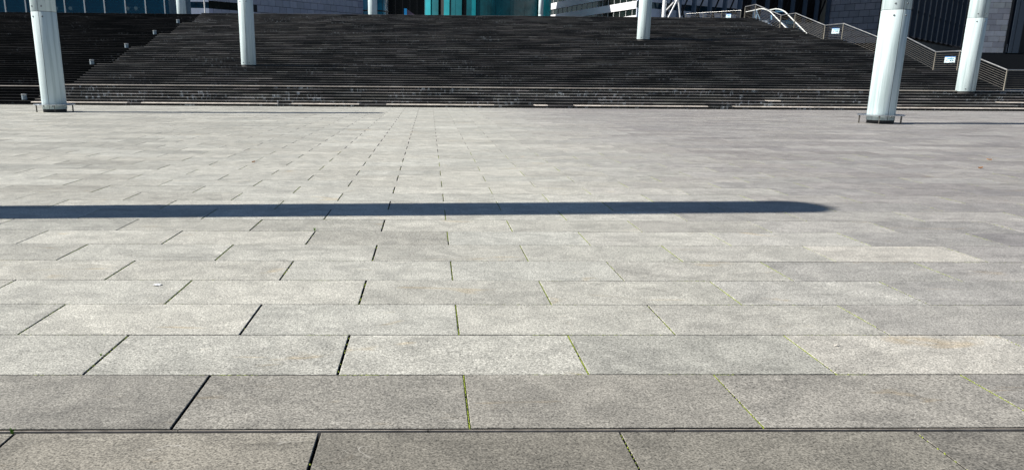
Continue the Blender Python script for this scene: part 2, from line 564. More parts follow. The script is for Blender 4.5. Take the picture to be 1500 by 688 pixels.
def extrude_x(mb, x0, x1, prof, tint, mi):
    n = len(prof)
    for i in range(n):
        (ya, za), (yb_, zb_) = prof[i], prof[(i + 1) % n]
        mb.face(((x0, ya, za), (x1, ya, za), (x1, yb_, zb_), (x0, yb_, zb_)), tint, mi)
    mb.face([(x0, a, b_) for a, b_ in prof], tint, mi)
    mb.face([(x1, a, b_) for a, b_ in reversed(prof)], tint, mi)
def step_mesh(i, x0, x1, mats, pale_prob, blockl, drop=0.0):
    yf, yb, zt = levels[i]
    mb = MB()
    r = random.Random(i * 17 + int(x0 * 10))
    x = x0
    pal = False
    while x < x1 - 0.01:
        L = min(blockl * r.choice((1.0, 1.0, 1.0, 0.5)) , x1 - x)
        if x1 - x - L < 0.2: L = x1 - x
        k = r.uniform(0.9, 1.5)
        if r.random() < 0.10: k *= 1.5
        if r.random() < 0.10: k *= 0.5
        tn = (k * r.uniform(0.97, 1.06), k, k * r.uniform(0.97, 1.05))
        dy = r.uniform(-0.006, 0.006); dz = r.uniform(-0.003, 0.003)
        if r.random() < 0.3: pal = not pal
        pale = r.random() < pale_prob if pale_prob in (0, 1) else (r.random() < pale_prob)
        nose = 0.046
        rk = r.uniform(0.16, 0.34)  # dark riser tint stands in for shade below the nosing
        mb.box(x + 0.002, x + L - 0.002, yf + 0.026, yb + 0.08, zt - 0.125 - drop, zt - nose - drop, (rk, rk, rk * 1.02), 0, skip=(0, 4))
        ch = r.uniform(0.007, 0.013)
        extrude_x(mb, x + 0.002, x + L - 0.002, ((yb + 0.08, zt - nose + dz - drop), (yf + dy, zt - nose + dz - drop), (yf + dy, zt + dz - drop - ch), (yf + dy + ch, zt + dz - drop), (yb + 0.08, zt + dz - drop)), tn, 0)
        if pale:
            kk = r.uniform(0.75, 1.15) * (0.42 if i == 6 else 1.0)
            z9 = zt + 0.0035 - drop
            extrude_x(mb, x + 0.002, x + L - 0.002, ((yf + 0.34, z9 - 0.003), (yf - 0.012, z9 - 0.03), (yf - 0.012, z9 - 0.016), (yf + 0.016, z9 + 0.012), (yf + 0.34, z9 + 0.012)), (kk, kk * 0.97, kk * 0.94), 1)
        x += L
    return mb.mesh("step", mats)
main = empty("granite_staircase", ((XL + 28) / 2, FOOT, 0))
side = empty("black_staircase", (XL - 14, FOOT, 0))
for i, (yf, yb, zt) in enumerate(levels):
    pp = 0.0
    if i == 0: pp = 0.88
    if i == 6: pp = 1.0
    if i == 2: pp = 0.04
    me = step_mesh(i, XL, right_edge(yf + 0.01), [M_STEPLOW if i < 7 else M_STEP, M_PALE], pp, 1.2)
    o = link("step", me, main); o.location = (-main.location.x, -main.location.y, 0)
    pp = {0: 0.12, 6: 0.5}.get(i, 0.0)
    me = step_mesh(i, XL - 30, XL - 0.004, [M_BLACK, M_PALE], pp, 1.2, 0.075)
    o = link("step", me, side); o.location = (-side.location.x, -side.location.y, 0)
tag(main, "wide dark weathered granite staircase rising from the plaza between columns", "staircase")
tag(side, "near-black polished side staircase with small lamp bollards along its edge", "staircase")

# upper terrace that the buildings stand on
tr = MB()
tr.box(-120, 25.4, levels[-1][1] + 0.05, 320, -0.05, TOP_Z - 0.01)
terr = tag(tr.build("upper_terrace", plain("terrace_stone", (0.12, 0.12, 0.125), 0.8, var=0.2)), kind="structure")

# ------------------------------------------------------------------ round columns
COL_H, COL_R = 8.95, 0.41
SEAMS = (0.10, 3.42, 6.2, COL_H)
shell_me = []
for a, b2 in zip(SEAMS, SEAMS[1:]):
    for half in (0, 1):
        mb = MB()
        g0 = 0.016
        a0 = -math.pi / 2 + g0 + half * math.pi; a1 = a0 + math.pi - 2 * g0
        zz0, zz1 = a + 0.006, b2 - 0.006
        mb.lathe([(COL_R - 0.012, zz0), (COL_R - 0.003, zz0), (COL_R, zz0 + 0.004), (COL_R, (zz0 + zz1) / 2), (COL_R, zz1 - 0.004), (COL_R - 0.003, zz1), (COL_R - 0.012, zz1)],
                 28, a0=a0, a1=a1)
        shell_me.append(mb.mesh("panel", M_COLUMN, True))
mb = MB(); mb.lathe([(0, COL_H - 0.02), (COL_R - 0.02, COL_H - 0.02), (COL_R - 0.02, 0.0)][::-1], 32); core_me = mb.mesh("core", M_COREDARK, True)
mb = MB(); mb.lathe([(COL_R - 0.05, 0.0), (COL_R - 0.035, 0.012), (COL_R - 0.04, 0.11), (0.0, 0.11)], 32); base_me = mb.mesh("base_ring", M_RUST, True)
mb = MB(); mb.lathe([(COL_R, COL_H - 0.001), (COL_R, COL_H + 0.02), (COL_R - 0.02, COL_H + 0.03), (0, COL_H + 0.03)], 32); cap_me = mb.mesh("cap", M_COLUMN, True)
mb = MB(); mb.lathe([(0.030, -0.004), (0.030, 0.006), (0.022, 0.016), (0.0, 0.018)], 8); bolt_me = mb.mesh("bolt", M_BOLT, True)
def column(x, y, z, label, bolts=True, r=None):
    o = empty("round_column", (x, y, z))
    panels = [link("panel", me, o) for me in shell_me]
    link("core", core_me, o); link("base_ring", base_me, o); link("cap", cap_me, o)
    if bolts:
        for zz in (0.22, SEAMS[1] - 0.17, SEAMS[1] + 0.17):
            for deg in (-124, -74, 56, 106):
                a = math.radians(deg)
                q = link("bolt", bolt_me, panels[(2 if zz > SEAMS[1] else 0) + (0 if -90 < deg < 90 else 1)], (COL_R * math.cos(a), COL_R * math.sin(a), zz))
                q.rotation_euler = Vector((math.cos(a), math.sin(a), 0)).to_track_quat('Z', 'Y').to_euler()
    if r: o.scale = (r, r, 1)
    tag(o, label, "column", "white round columns")
    return o
c_left = at_z(81, 164.0)
c_right = at_z(1288.5, 180.6)
lvl = lambda k: 7 * RISE0 + 9 * k * RISE
column(c_left.x, c_left.y, 0, "white metal column in a ring bench, on the plaza before the black staircase")
column(c_right.x, c_right.y, 0, "white metal column in a ring bench, on the plaza beside the stair railing end")
p = at_y(364.5, 96, land_front[1] + 0.05); column(p.x, p.y, lvl(1) - RISE, "white metal column on a landing of the granite staircase, facing the tile-clad wall", r=0.94)
p = at_y(942, 58, land_front[3] - 0.3); column(p.x, p.y, lvl(3) - 2 * RISE, "white metal column high on the granite staircase, before the white ribbon-window block")
p = at_y(1413.5, 135, L0_EDGE + 0.02); column(p.x, p.y, lvl(0) - RISE0, "white metal column standing among the lower steps inside the stair railing")
p = at_y(546, 20, 76); column(p.x, p.y, TOP_Z, "white metal column on the terrace before the round glass stair drum", False)
p = at_y(266, 18, 76); column(p.x, p.y, TOP_Z, "white metal column on the terrace at the end of the blue glass wall", False)
p = at_y(792, 20, 150); column(p.x, p.y, TOP_Z, "white metal column between the turquoise drum and the white block", False)
tip = at_z(1216, 302.5)
sl = COL_H / math.tan(SUN_EL)
nearc = (tip.x - (sl + COL_R + 0.02) * math.cos(SUN_AZ), tip.y - sl * math.sin(SUN_AZ))
column(nearc[0], nearc[1], 0, "white metal column whose long shadow crosses the near paving")

# ring benches round the two plaza columns
def ring_bench(c, label, rot):
    o = empty("ring_bench", (c.x, c.y, 0), rot)
    mb = MB(); R0, R1, ZS = 0.46, 0.69, 0.275
    mb.lathe([(R0, ZS - 0.028), (R1 - 0.006, ZS - 0.028), (R1, ZS - 0.02), (R1, ZS - 0.006), (R1 - 0.006, ZS), (R0 + 0.006, ZS), (R0, ZS - 0.006), (R0, ZS - 0.028)], 48)
    mb.build("seat", M_BENCH, o, True)
    for k in range(5):
        a = 2 * math.pi * k / 5
        for da in (0.0,):
            mb = MB()
            rr = 0.62
            ca, sa = math.cos(a + da), math.sin(a + da)
            mb.bar((rr * ca, rr * sa, 0.0), (rr * ca, rr * sa, ZS - 0.028), 0.045, 0.022, up=Vector((-sa, ca, 0)))
            mb.build("leg", M_LEGS, o)
    tag(o, label, "bench", "steel ring benches")
ring_bench(c_left, "steel ring bench around the column before the black staircase", math.radians(-66))
ring_bench(c_right, "steel ring bench around the column beside the stair railing end", math.radians(-50))

# lamp bollards at the landing corners of the black staircase
def bollard(x, y, z, label):
    o = empty("lamp_bollard", (x, y, z))
    mb = MB(); mb.lathe([(0.10, 0.0), (0.11, 0.01), (0.11, 0.20), (0.118, 0.205)], 16); mb.build("body", plain("bollard_grey", (0.25, 0.31, 0.35), 0.4, metal=0.2) if "bollard_grey" not in bpy.data.materials else bpy.data.materials["bollard_grey"], o, True)
    mb = MB(); mb.lathe([(0.124, 0.20), (0.124, 0.245), (0.10, 0.262), (0.0, 0.268)], 16); mb.build("cap", M_RAIL, o, True)
    tag(o, label, "bollard", "lamp bollards on the black staircase")
names = ("at the second landing", "at the third landing", "at the fourth landing", "near the top landing")
for k in range(1, 5):
    bollard(XL - 0.32, land_front[k] + 0.22, lvl(k) - 0.05, "small round metal-capped lamp bollard on the black staircase, " + names[k - 1])
bollard(XL - 0.55, levels[1][0] + 0.2, levels[1][2] - 0.05, "small round metal-capped lamp bollard on the lowest black steps by the plaza")

# ------------------------------------------------------------------ stair railing on the right
rail = empty("stair_railing", (right_edge(44), 44.0, lvl(1)))
RH = 1.0
def rpart(mb, name, mat, smooth=False):
    o = mb.build(name, mat, rail, smooth)
    o.location = -rail.location
    return o
runs = []           # plan points of the rail at floor level
eps = 0.12
pts = [(45.0, L0_EDGE + LAND - 0.15, lvl(0)), (right_edge(L0_EDGE + LAND + 0.01) - eps, L0_EDGE + LAND - 0.15, lvl(0))]
for k in range(1, 6):
    yf = land_front[k]
    pts.append((right_edge(yf) - eps, yf + 0.05, lvl(k)))
    yb = yf + LAND - 0.12 if k < 5 else yf + 2.1
    pts.append((right_edge(yb) - eps, yb, lvl(k)))
for a, b2 in zip(pts, pts[1:]):
    A, B = Vector(a), Vector(b2)
    L = (B - A).length
    upv = Vector((0, 0, 1))
    mb = MB(); mb.tube((A + upv * RH, B + upv * RH), 0.036, 10); rpart(mb, "top_rail", M_RAIL, True)
    for j in range(8):
        hh = 0.09 + j * 0.108
        mb = MB(); mb.tube((A + upv * hh, B + upv * hh), 0.0065, 6); rpart(mb, "bar", M_BAR, True)
    sub = max(1, round(L / 2.3))
    for s in range(sub + 1):
        if s == sub and b2 is not pts[-1]: continue
        P = A.lerp(B, s / sub)
        d = (B - A); d.z = 0; d.normalize()
        mb = MB()
        for off2 in (-0.022, 0.022):
            q = P + Vector((0, 0, 0)) + Vector((-d.y, d.x, 0)) * off2
            mb.bar(q - Vector((0, 0, 0.15)), q + Vector((0, 0, RH)), 0.05, 0.014, up=Vector((-d.y, d.x, 0)))
        rpart(mb, "post", M_POST)
tag(rail, "stainless steel stair railing stepping down the right edge of the granite staircase", "railing")

# low railing on the terrace at the head of the stairs
low = empty("terrace_railing", (24.0, 70.3, TOP_Z))
def lpart(mb, name, mat, smooth=False):
    o = mb.build(name, mat, low, smooth); o.location = -low.location; return o
A, B = Vector((25.5, 68.0, TOP_Z)), Vector((22.3, 72.2, TOP_Z))
mb = MB(); mb.tube((A + Vector((0, 0, 0.82)), B + Vector((0, 0, 0.82))), 0.02, 10); lpart(mb, "top_rail", M_RAIL, True)
for j in range(6):
    mb = MB(); mb.tube((A + Vector((0, 0, 0.1 + .11 * j)), B + Vector((0, 0, 0.1 + .11 * j))), 0.006, 6); lpart(mb, "bar", M_BAR, True)
for k in range(4):
    P = A.lerp(B, k / 3); mb = MB(); mb.bar(P, P + Vector((0, 0, 0.82)), 0.06, 0.03, up=Vector((0, 1, 0))); lpart(mb, "post", M_POST)
tag(low, "low steel railing on the terrace beside the escalator head", "railing")

# notices hung on the railing
def print_mat():
    m = NT("notice_print")
    tc = m.n("ShaderNodeTexCoord")
    sep = m.n("ShaderNodeSeparateXYZ"); m.l(tc.outputs["Generated"], sep.inputs[0])
    X, Z = sep.outputs["X"], sep.outputs["Z"]
    def band(v, a, b2):
        return m.math('MULTIPLY', m.math('GREATER_THAN', v, a), m.math('LESS_THAN', v, b2))
    line = m.math('MULTIPLY', band(Z, 0.56, 0.74), band(X, 0.18, 0.84))
    brk = m.math('GREATER_THAN', m.noise(m.scaled(tc.outputs["Generated"], (26, 1, 1)), 1.0, 1.0), 0.40)
    line = m.math('MULTIPLY', line, brk)
    sq = m.math('MULTIPLY', band(Z, 0.26, 0.46), m.math('ADD', m.math('ADD', band(X, 0.18, 0.28), band(X, 0.50, 0.62)), band(X, 0.68, 0.80)))
    bar = band(Z, 0.88, 1.1)
    c = m.mix(line, (0.72, 0.88, 0.92), (0.02, 0.35, 0.62))
    c = m.mix(m.math('MINIMUM', sq, 1.0), c, (0.06, 0.22, 0.34))
    c = m.mix(bar, c, (0.01, 0.16, 0.50))
    m.l(c, m.b.inputs["Base Color"]); m.set(Roughness=0.4)
    return m.mat
M_NOTICE = print_mat()
def notice(u, v, yy, w, hh, label):
    c = at_y(u, v, yy)
    o = empty("notice_board", (c.x, c.y, c.z))
    mb = MB(); mb.box(-w / 2, w / 2, -0.012, 0.0, -hh / 2, hh / 2); mb.build("panel", M_NOTICE, o)
    mb = MB(); mb.bar((-w / 2 + 0.06, 0.01, hh / 2 - 0.05), (-w / 2 + 0.06, 0.10, hh / 2 - 0.05), 0.02)
    mb.bar((w / 2 - 0.06, 0.01, hh / 2 - 0.05), (w / 2 - 0.06, 0.10, hh / 2 - 0.05), 0.02); mb.build("clip", M_POST, o)
    o.rotation_euler = (math.radians(-8), 0, math.radians(-34))
    tag(o, label, "sign", "notices on the railing")
notice(1391.5, 87.5, 44.6, 0.50, 0.34, "white notice with blue lettering on the railing beside the lower-step column")
notice(1067.0, 24.5, 69.6, 0.40, 0.42, "white notice on the low terrace railing at the stair head")
notice(1224.0, 45.5, 55.0, 0.46, 0.36, "white notice on the stair railing in front of the grey stone-tiled wall")

# ------------------------------------------------------------------ escalator behind the railing
esc = empty("escalator", (28.0, 66.0, TOP_Z))
ex0, ex1 = 27.3, 28.5
topy, slope = 68.4, math.tan(math.radians(30))
def epart(mb, name, mat, smooth=False):
    o = mb.build(name, mat, esc, smooth); o.location = -esc.location; return o
def epath(dx, dz):
    ps = [Vector((dx, topy + 3.2, TOP_Z + dz)), Vector((dx, topy, TOP_Z + dz))]
    for a in (8, 16, 24):
        ps.append(Vector((dx, topy - 0.45 * a / 8, TOP_Z + dz - 0.45 * sum(math.tan(math.radians(t)) for t in range(8, a + 1, 8)) * 0.8)))
    q = ps[-1]
    ps.append(Vector((dx, q.y - (q.z - dz) / slope, dz)))
    for p_ in ps: p_.x += max(0.0, topy - p_.y) * 0.17
    return ps
for xx in (ex0, ex1):
    ps = epath(xx, 0.98)
    mb = MB(); mb.tube(ps, 0.046, 10); epart(mb, "handrail", plain("handrail_pale", (0.66, 0.68, 0.66), 0.35) if "handrail_pale" not in bpy.data.materials else bpy.data.materials["handrail_pale"], True)
    lo = epath(xx, 0.12)
    mb = MB()
    for a, b2, c2, d2 in zip(ps, ps[1:], lo, lo[1:]):
        mb.hexa((c2 + Vector((-.006, 0, 0)), c2 + Vector((.006, 0, 0)), d2 + Vector((.006, 0, 0)), d2 + Vector((-.006, 0, 0)),
                 a + Vector((-.006, 0, 0)), a + Vector((.006, 0, 0)), b2 + Vector((.006, 0, 0)), b2 + Vector((-.006, 0, 0))))
    epart(mb, "balustrade", see_through_glass("balustrade_glass", (0.72, 0.86, 0.84)) if "balustrade_glass" not in bpy.data.materials else bpy.data.materials["balustrade_glass"])
    sk = epath(xx, 0.10); sb = epath(xx, -0.5)
    mb = MB()
    for a, b2, c2, d2 in zip(sk, sk[1:], sb, sb[1:]):
        e2 = Vector((0.11, 0, 0))
        mb.hexa((c2 - e2, c2 + e2, d2 + e2, d2 - e2, a - e2, a + e2, b2 + e2, b2 - e2))
    epart(mb, "skirt", M_BENCH)
q = epath(0, 0.0)[-2]
for k in range(26):
    yy = q.y - 0.35 * k; zz = q.z - 0.35 * slope * k
    if zz < 0.2: break
    mb = MB(); xo = (topy - yy) * 0.17; mb.box(ex0 + 0.15 + xo, ex1 - 0.15 + xo, yy - 0.38, yy, zz - 0.2, zz); epart(mb, "step", M_LEGS)
mb = MB(); mb.box(ex0 + 0.13, ex1 - 0.13, topy - 1.2, topy + 3.2, TOP_Z - 0.4, TOP_Z + 0.02); epart(mb, "landing_plate", M_BENCH)
tag(esc, "escalator with pale handrails and glass sides behind the stair railing", "escalator")
mb = MB(); mb.box(25.41, 33, 69.2, 84, -0.05, TOP_Z - 0.012)
tag(mb.build("escalator_terrace", bpy.data.materials["terrace_stone"]), kind="structure")

# white steel strut frame standing on the terrace
st = empty("strut_frame", at_y(985, 27, 80))
def sp2(mb, name, mat=M_WHITE):
    o = mb.build(name, mat, st, True); o.location = -st.location; return o
apex = at_y(993.5, -3, 80)
for (u, v, yy) in ((977, 30, 79.6), (997, 32, 80.4), (976.5, 15, 83.5)):
    mb = MB(); q = at_y(u, v, yy)
    if v > 20: q = q + (q - apex) * ((TOP_Z - q.z) / (q - apex).z)
    mb.tube((apex, q), 0.075, 10); sp2(mb, "strut")
mb = MB(); mb.tube((apex - Vector((0, 0, 0.1)), apex + Vector((0.15, 0, 5.0))), 0.10, 10); sp2(mb, "mast")
tag(st, "white tubular strut frame with raking legs on the terrace", "frame")
b0 = at_y(972, 26, 81); mb = MB(); mb.tube((Vector((b0.x, b0.y, TOP_Z)), Vector((b0.x, b0.y, 15.0))), 0.19, 14)
mb.lathe([(0.34, TOP_Z), (0.34, TOP_Z + 0.05), (0.2, TOP_Z + 0.06)], 14, b0.x, b0.y)
tag(mb.build("steel_post", M_WHITE, smooth=True), "plain white steel post beside the raking strut frame", "post")
b0 = at_y(300.5, 18, 90); mb = MB(); mb.tube((Vector((b0.x, b0.y, TOP_Z)), Vector((b0.x - 0.05, b0.y, 17.0))), [0.075, 0.05], 10)
mb.lathe([(0.2, TOP_Z), (0.2, TOP_Z + 0.2), (0.08, TOP_Z + 0.25)], 12, b0.x, b0.y)
tag(mb.build("flagpole", M_WHITE, smooth=True), "thin white flagpole before the ribbon window of the panelled block", "flagpole")

# ------------------------------------------------------------------ buildings behind
def tile_wall(parent, A, B, z0, z1, tw, th, mat, name, prng, back=0.0, bond=0.5, hole=None):
    """stone tiles, each its own object, on the vertical plane from A to B"""
    A, B = Vector((A[0], A[1], 0)), Vector((B[0], B[1], 0))
    d = (B - A); L = d.length; d.normalize()
    nrm = Vector((d.y, -d.x, 0))
    if nrm.dot(-A) < 0: nrm = -nrm
    ang = math.atan2(d.y, d.x)
    mesh_cache = {}
    nr = int(math.ceil((z1 - z0) / th))
    for r in range(nr):
        s = -(bond * tw if r % 2 else 0.0)
        while s < L - 0.05:
            a, b2 = max(0, s), min(L, s + tw)
            if b2 - a > 0.12:
                zc = z0 + (r + 0.5) * th
                if not (hole and hole(a, b2, zc)):
                    w = b2 - a
                    key = round(w, 3)
                    if key not in mesh_cache:
                        lst = []
                        for q in range(4):
                            t = MB(); k = prng.uniform(0.80, 1.15)
                            slab_faces(t, -w / 2 + 0.022, w / 2 - 0.022, -th / 2 + 0.026, th / 2 - 0.026, 0.0, (k, k * prng.uniform(0.97, 1.03), k * prng.uniform(0.96, 1.05)), 0.05, 0.006)
                            lst.append(t.mesh(name, mat))
                        mesh_cache[key] = lst
                    c = A + d * ((a + b2) / 2) + nrm * (back + prng.uniform(0, 0.006)); c.z = zc
                    o = link(name, prng.choice(mesh_cache[key]), parent)
                    zax = nrm; xax = d; yax = Vector((0, 0, 1))
                    if xax.cross(yax).dot(zax) < 0: xax = -d
                    mw = Matrix((( xax.x, yax.x, zax.x), (xax.y, yax.y, zax.y), (xax.z, yax.z, zax.z))).to_euler()
                    o.rotation_euler = mw
                    o.location = c - parent.location
            s += tw
def prism(mb, foot, z0, z1, tint=(1, 1, 1)):
    n = len(foot)
    for i in range(n):
        a, b2 = foot[i], foot[(i + 1) % n]
        mb.face(((a[0], a[1], z0), (b2[0], b2[1], z0), (b2[0], b2[1], z1), (a[0], a[1], z1)), tint)
    mb.face([(p_[0], p_[1], z1) for p_ in foot], tint)
def rel(o, parent):
    o.parent = parent; o.location = -parent.location; return o

M_TILE = plain("lavender_stone", (0.42, 0.44, 0.53), 0.6, var=0.08, scale=1.5, tint=True)
M_TILEDK = plain("grey_stone_tile", (0.40, 0.415, 0.455), 0.65, var=0.10, scale=1.5, tint=True)
M_JOINT = plain("wall_backing", (0.03, 0.03, 0.033), 0.8)
M_PANEL = plain("pale_cladding", (0.60, 0.66, 0.78), 0.5, var=0.06)
M_DARK = plain("dark_cladding", (0.018, 0.019, 0.022), 0.55, var=0.3)
M_PLINTH = plain("black_plinth", (0.007, 0.008, 0.011), 0.6, var=0.3)
M_VOID = plain("void_shade_black", (0.0022, 0.0026, 0.003), 0.3, spec=0.2, var=0.3)  # flat black for the shade inside the open entrance
M_FIN = plain("steel_fin", (0.12, 0.17, 0.24), 0.45, metal=0.2, var=0.1)
M_FINDK = plain("dim_steel_fin", (0.045, 0.065, 0.095), 0.5, var=0.1)
M_BRACE = plain("dark_brace", (0.02, 0.02, 0.022), 0.5)
M_GLASSBLUE = plain("blue_tinted_glass", (0.006, 0.035, 0.060), 0.12, spec=0.5, var=0.3, scale=0.8)
M_GLASSDK = plain("dark_window_glass", (0.010, 0.014, 0.013), 0.10, spec=0.5, var=0.4, scale=0.6)
M_MULL = plain("white_mullion", (0.62, 0.64, 0.64), 0.5, var=0.05)

# -- blue glass wall at the left
gy = 80.0
gw = empty("glass_building", (at_y(120, 18, gy).x, gy, TOP_Z))
xr = at_y(248, 12, gy).x; xl = xr - 36
def gpart(mb, name, mat, smooth=False): return rel(mb.build(name, mat, None, smooth), gw)
M_PANE = see_through_glass("blue_pane", (0.22, 0.55, 0.70), body=(0.001, 0.070, 0.135))
nm = 0
xs = [xr - 0.05]
us = [242, 214, 184.5, 154, 125, 96, 68, 39, 9]
xs = [at_y(u, 16, gy).x for u in us]
while xs[-1] > xl: xs.append(xs[-1] - 2.05)
edges = [xr] + xs
for a, b2 in zip(edges, edges[1:]):
    for z0, z1 in ((TOP_Z, TOP_Z + 3.6), (TOP_Z + 3.66, TOP_Z + 7.2)):
        mb = MB(); mb.box(b2 + 0.05, a - 0.05, gy, gy + 0.03, z0 + 0.03, z1); gpart(mb, "pane", M_PANE)
for x in xs:
    mb = MB(); mb.box(x - 0.045, x + 0.045, gy - 0.12, gy + 0.08, TOP_Z, TOP_Z + 7.4); gpart(mb, "mullion", M_MULL)
mb = MB(); mb.box(xl, xr, gy - 0.02, gy + 0.06, TOP_Z + 3.6, TOP_Z + 3.66); gpart(mb, "transom", M_BRACE)
mb = MB(); mb.box(xl, xr, gy + 7, gy + 7.2, TOP_Z, TOP_Z + 7.4); mb.box(xr - 0.1, xr, gy + 0.05, gy + 7, TOP_Z, TOP_Z + 7.4)
gpart(mb, "inner_wall", plain("inner_wall_blue", (0.10, 0.16, 0.20), 0.8, var=0.3, scale=0.5))
mb = MB(); mb.box(xl, xr + 0.3, gy - 0.4, gy + 7.4, TOP_Z + 7.4, TOP_Z + 8.4); gpart(mb, "roof", M_PANEL)
for k in range(24):   # blinds behind the glass
    mb = MB(); mb.box(xl, xr - 0.2, gy + 0.45, gy + 0.5, TOP_Z + 0.35 + 0.28 * k, TOP_Z + 0.47 + 0.28 * k); gpart(mb, "blind_slat", M_PANEL)
for u in (82, 103, 187, 199):  # small warm glowing bodies set close behind the glass
    c = at_y(u, 12.5, gy + 0.27); mb = MB(); mb.lathe([(0.0, 0.16), (0.12, 0.12), (0.17, 0.0), (0.12, -0.12), (0.0, -0.16)], 12)
    o = gpart(mb, "warm_spot", emit("warm_glow", (1.0, 0.22, 0.14), 2.4) if "warm_glow" not in bpy.data.materials else bpy.data.materials["warm_glow"], True)
    o.location = c - gw.location
c0, c1 = at_y(105.5, -14, gy + 0.3), at_y(114.5, 4, gy + 0.3)
mb = MB(); mb.box(c0.x, c1.x, gy + 0.30, gy + 0.32, c1.z, c0.z); gpart(mb, "poster", plain("poster_blue", (0.08, 0.50, 0.85), 0.5))
c0, c1 = at_y(20, -14, gy + 0.3), at_y(36, 5, gy + 0.3)
mb = MB(); mb.box(c0.x, c1.x, gy + 0.30, gy + 0.32, c1.z, c0.z); gpart(mb, "poster", plain("poster_pale", (0.12, 0.38, 0.50), 0.5, var=0.6, scale=2))
tag(gw, "dark blue glazed building with thin white mullions above the black staircase", "building")

# -- panelled block with ribbon window and its long tile-clad side
by = 115.0
corner = at_y(306, 12, by); cz = TOP_Z
bl = empty("tile_clad_building", (corner.x, by, TOP_Z))
dirw = Vector((0.653, 0.757, 0)).normalized()
sideE = Vector((corner.x, by, 0)) + dirw * 29.6
def bpart(mb, name, mat, smooth=False): return rel(mb.build(name, mat, None, smooth), bl)
mb = MB(); prism(mb, [(corner.x - 24, by + 0.06), (corner.x - 0.06, by + 0.06), (sideE.x - 0.05, sideE.y + 0.05), (sideE.x - 24, sideE.y + 6)], TOP_Z - 0.2, TOP_Z + 9)
bpart(mb, "wall", M_JOINT)
zb0, zb1 = at_y(290, 12.3, by).z, at_y(290, 3.0, by).z
for z0, z1 in ((TOP_Z, zb0), (zb1, TOP_Z + 9)):
    x = corner.x
    k = 0
    while x > corner.x - 22:
        wdt = 1.5
        mb = MB(); t = rnd.uniform(0.9, 1.1); mb.box(x - wdt + 0.02, x, by - 0.02, by + 0.05, z0, z1, (t, t, t)); bpart(mb, "cladding_panel", M_PANEL); x -= wdt
x = corner.x
while x > corner.x - 22:
    mb = MB(); mb.box(x - 1.68, x - 0.03, by + 0.03, by + 0.05, zb0 + 0.02, zb1 - 0.02); bpart(mb, "window_pane", M_GLASSBLUE); x -= 1.71
rib_len = 7.0
tile_wall(bl, (corner.x, by), (sideE.x, sideE.y), TOP_Z, TOP_Z + 9, 1.35, (zb1 - zb0), M_TILE, "wall_tile", random.Random(3), 0.0,
          hole=lambda a, b2, zc: a < rib_len and zb0 < zc < zb1) if False else None
th = 0.97
def hole(a, b2, zc): return a < rib_len and zb0 - 0.35 < zc < zb1 + 0.35
tile_wall(bl, (corner.x, by), (sideE.x, sideE.y), zb0 - th * 4, zb0 + th * 6, 1.35, th, M_TILE, "wall_tile", random.Random(3), 0.01, hole=hole)
for k in range(4):
    s0, s1 = k * 1.75 + 0.05, (k + 1) * 1.75 - 0.05
    A = Vector((corner.x, by, 0)) + dirw * s0; B = Vector((corner.x, by, 0)) + dirw * s1
    mb = MB(); mb.face(((A.x, A.y, zb0 + 0.03), (B.x, B.y, zb0 + 0.03), (B.x, B.y, zb0 + th - 0.03), (A.x, A.y, zb0 + th - 0.03)))
    nrm = Vector((dirw.y, -dirw.x, 0)) * 0.03
    mb.face([Vector(q) - nrm for q in mb.v[:4]][::-1])
    bpart(mb, "window_pane", M_GLASSDK)
tag(bl, "lavender-grey stone tile-clad building with a ribbon window, behind the staircase column", "building")

# -- round glass stair drum and entrance block with its shade painted black
dy_ = 140.0
dc = at_y(543, 15, dy_)
drm = empty("glass_stair_drum", (dc.x, dy_, TOP_Z))
mb = MB(); mb.lathe([(2.75, 0), (2.75, 11)], 32); mb.build("inner_core", M_DARK, drm, True)
M_CY = plain("cyan_glass", (0.01, 0.20, 0.30), 0.15, spec=0.5, var=0.5, scale=0.5)
for k in range(16):
    a0 = 2 * math.pi * k / 16 + 0.02; a1 = 2 * math.pi * (k + 1) / 16 - 0.02
    for z0, z1 in ((0.0, 5.6), (5.7, 11.0)):
        mb = MB(); mb.lathe([(2.9, z0), (2.9, z1)], 3, a0=a0, a1=a1); mb.build("glass_panel", M_CY, drm)
    mb = MB(); a = a0 - 0.02; a2 = a + 2 * math.pi / 16
    mb.bar((2.93 * math.cos(a), 2.93 * math.sin(a), 5.6 if k % 2 else 0.1), (2.93 * math.cos(a2), 2.93 * math.sin(a2), 0.1 if k % 2 else 5.6), 0.06); mb.build("brace", M_MULL if 0 else M_BRACE, drm)
mb = MB(); mb.lathe([(2.91, 5.55), (2.98, 5.55), (2.98, 5.75), (2.91, 5.75)], 32); mb.build("ring_beam", M_BRACE, drm)
tag(drm, "small round cyan glass stair drum with diagonal bracing behind a column", "stair drum")

ey = 150.0
e0, e1 = at_y(548, 15, ey).x, at_y(621.5, 15, ey).x
en = empty("dark_entrance_block", ((e0 + e1) / 2, ey, TOP_Z))
mb = MB(); mb.box(e0, e1, ey + 0.2, ey + 9, TOP_Z, TOP_Z + 20); rel(mb.build("wall", M_PLINTH), en)
n = 7
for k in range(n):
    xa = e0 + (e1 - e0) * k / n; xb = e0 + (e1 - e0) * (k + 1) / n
    mb = MB(); mb.box(xa + 0.05, xb - 0.05, ey + 0.05, ey + 0.1, TOP_Z, TOP_Z + 18); rel(mb.build("shade_panel", M_VOID), en)  # near-black panels stand in for the shade of an open entrance
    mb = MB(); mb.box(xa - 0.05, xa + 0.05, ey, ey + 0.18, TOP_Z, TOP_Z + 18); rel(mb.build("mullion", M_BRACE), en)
tag(en, "entrance block with its shaded opening painted black, between the small glass drum and the turquoise drum", "building")

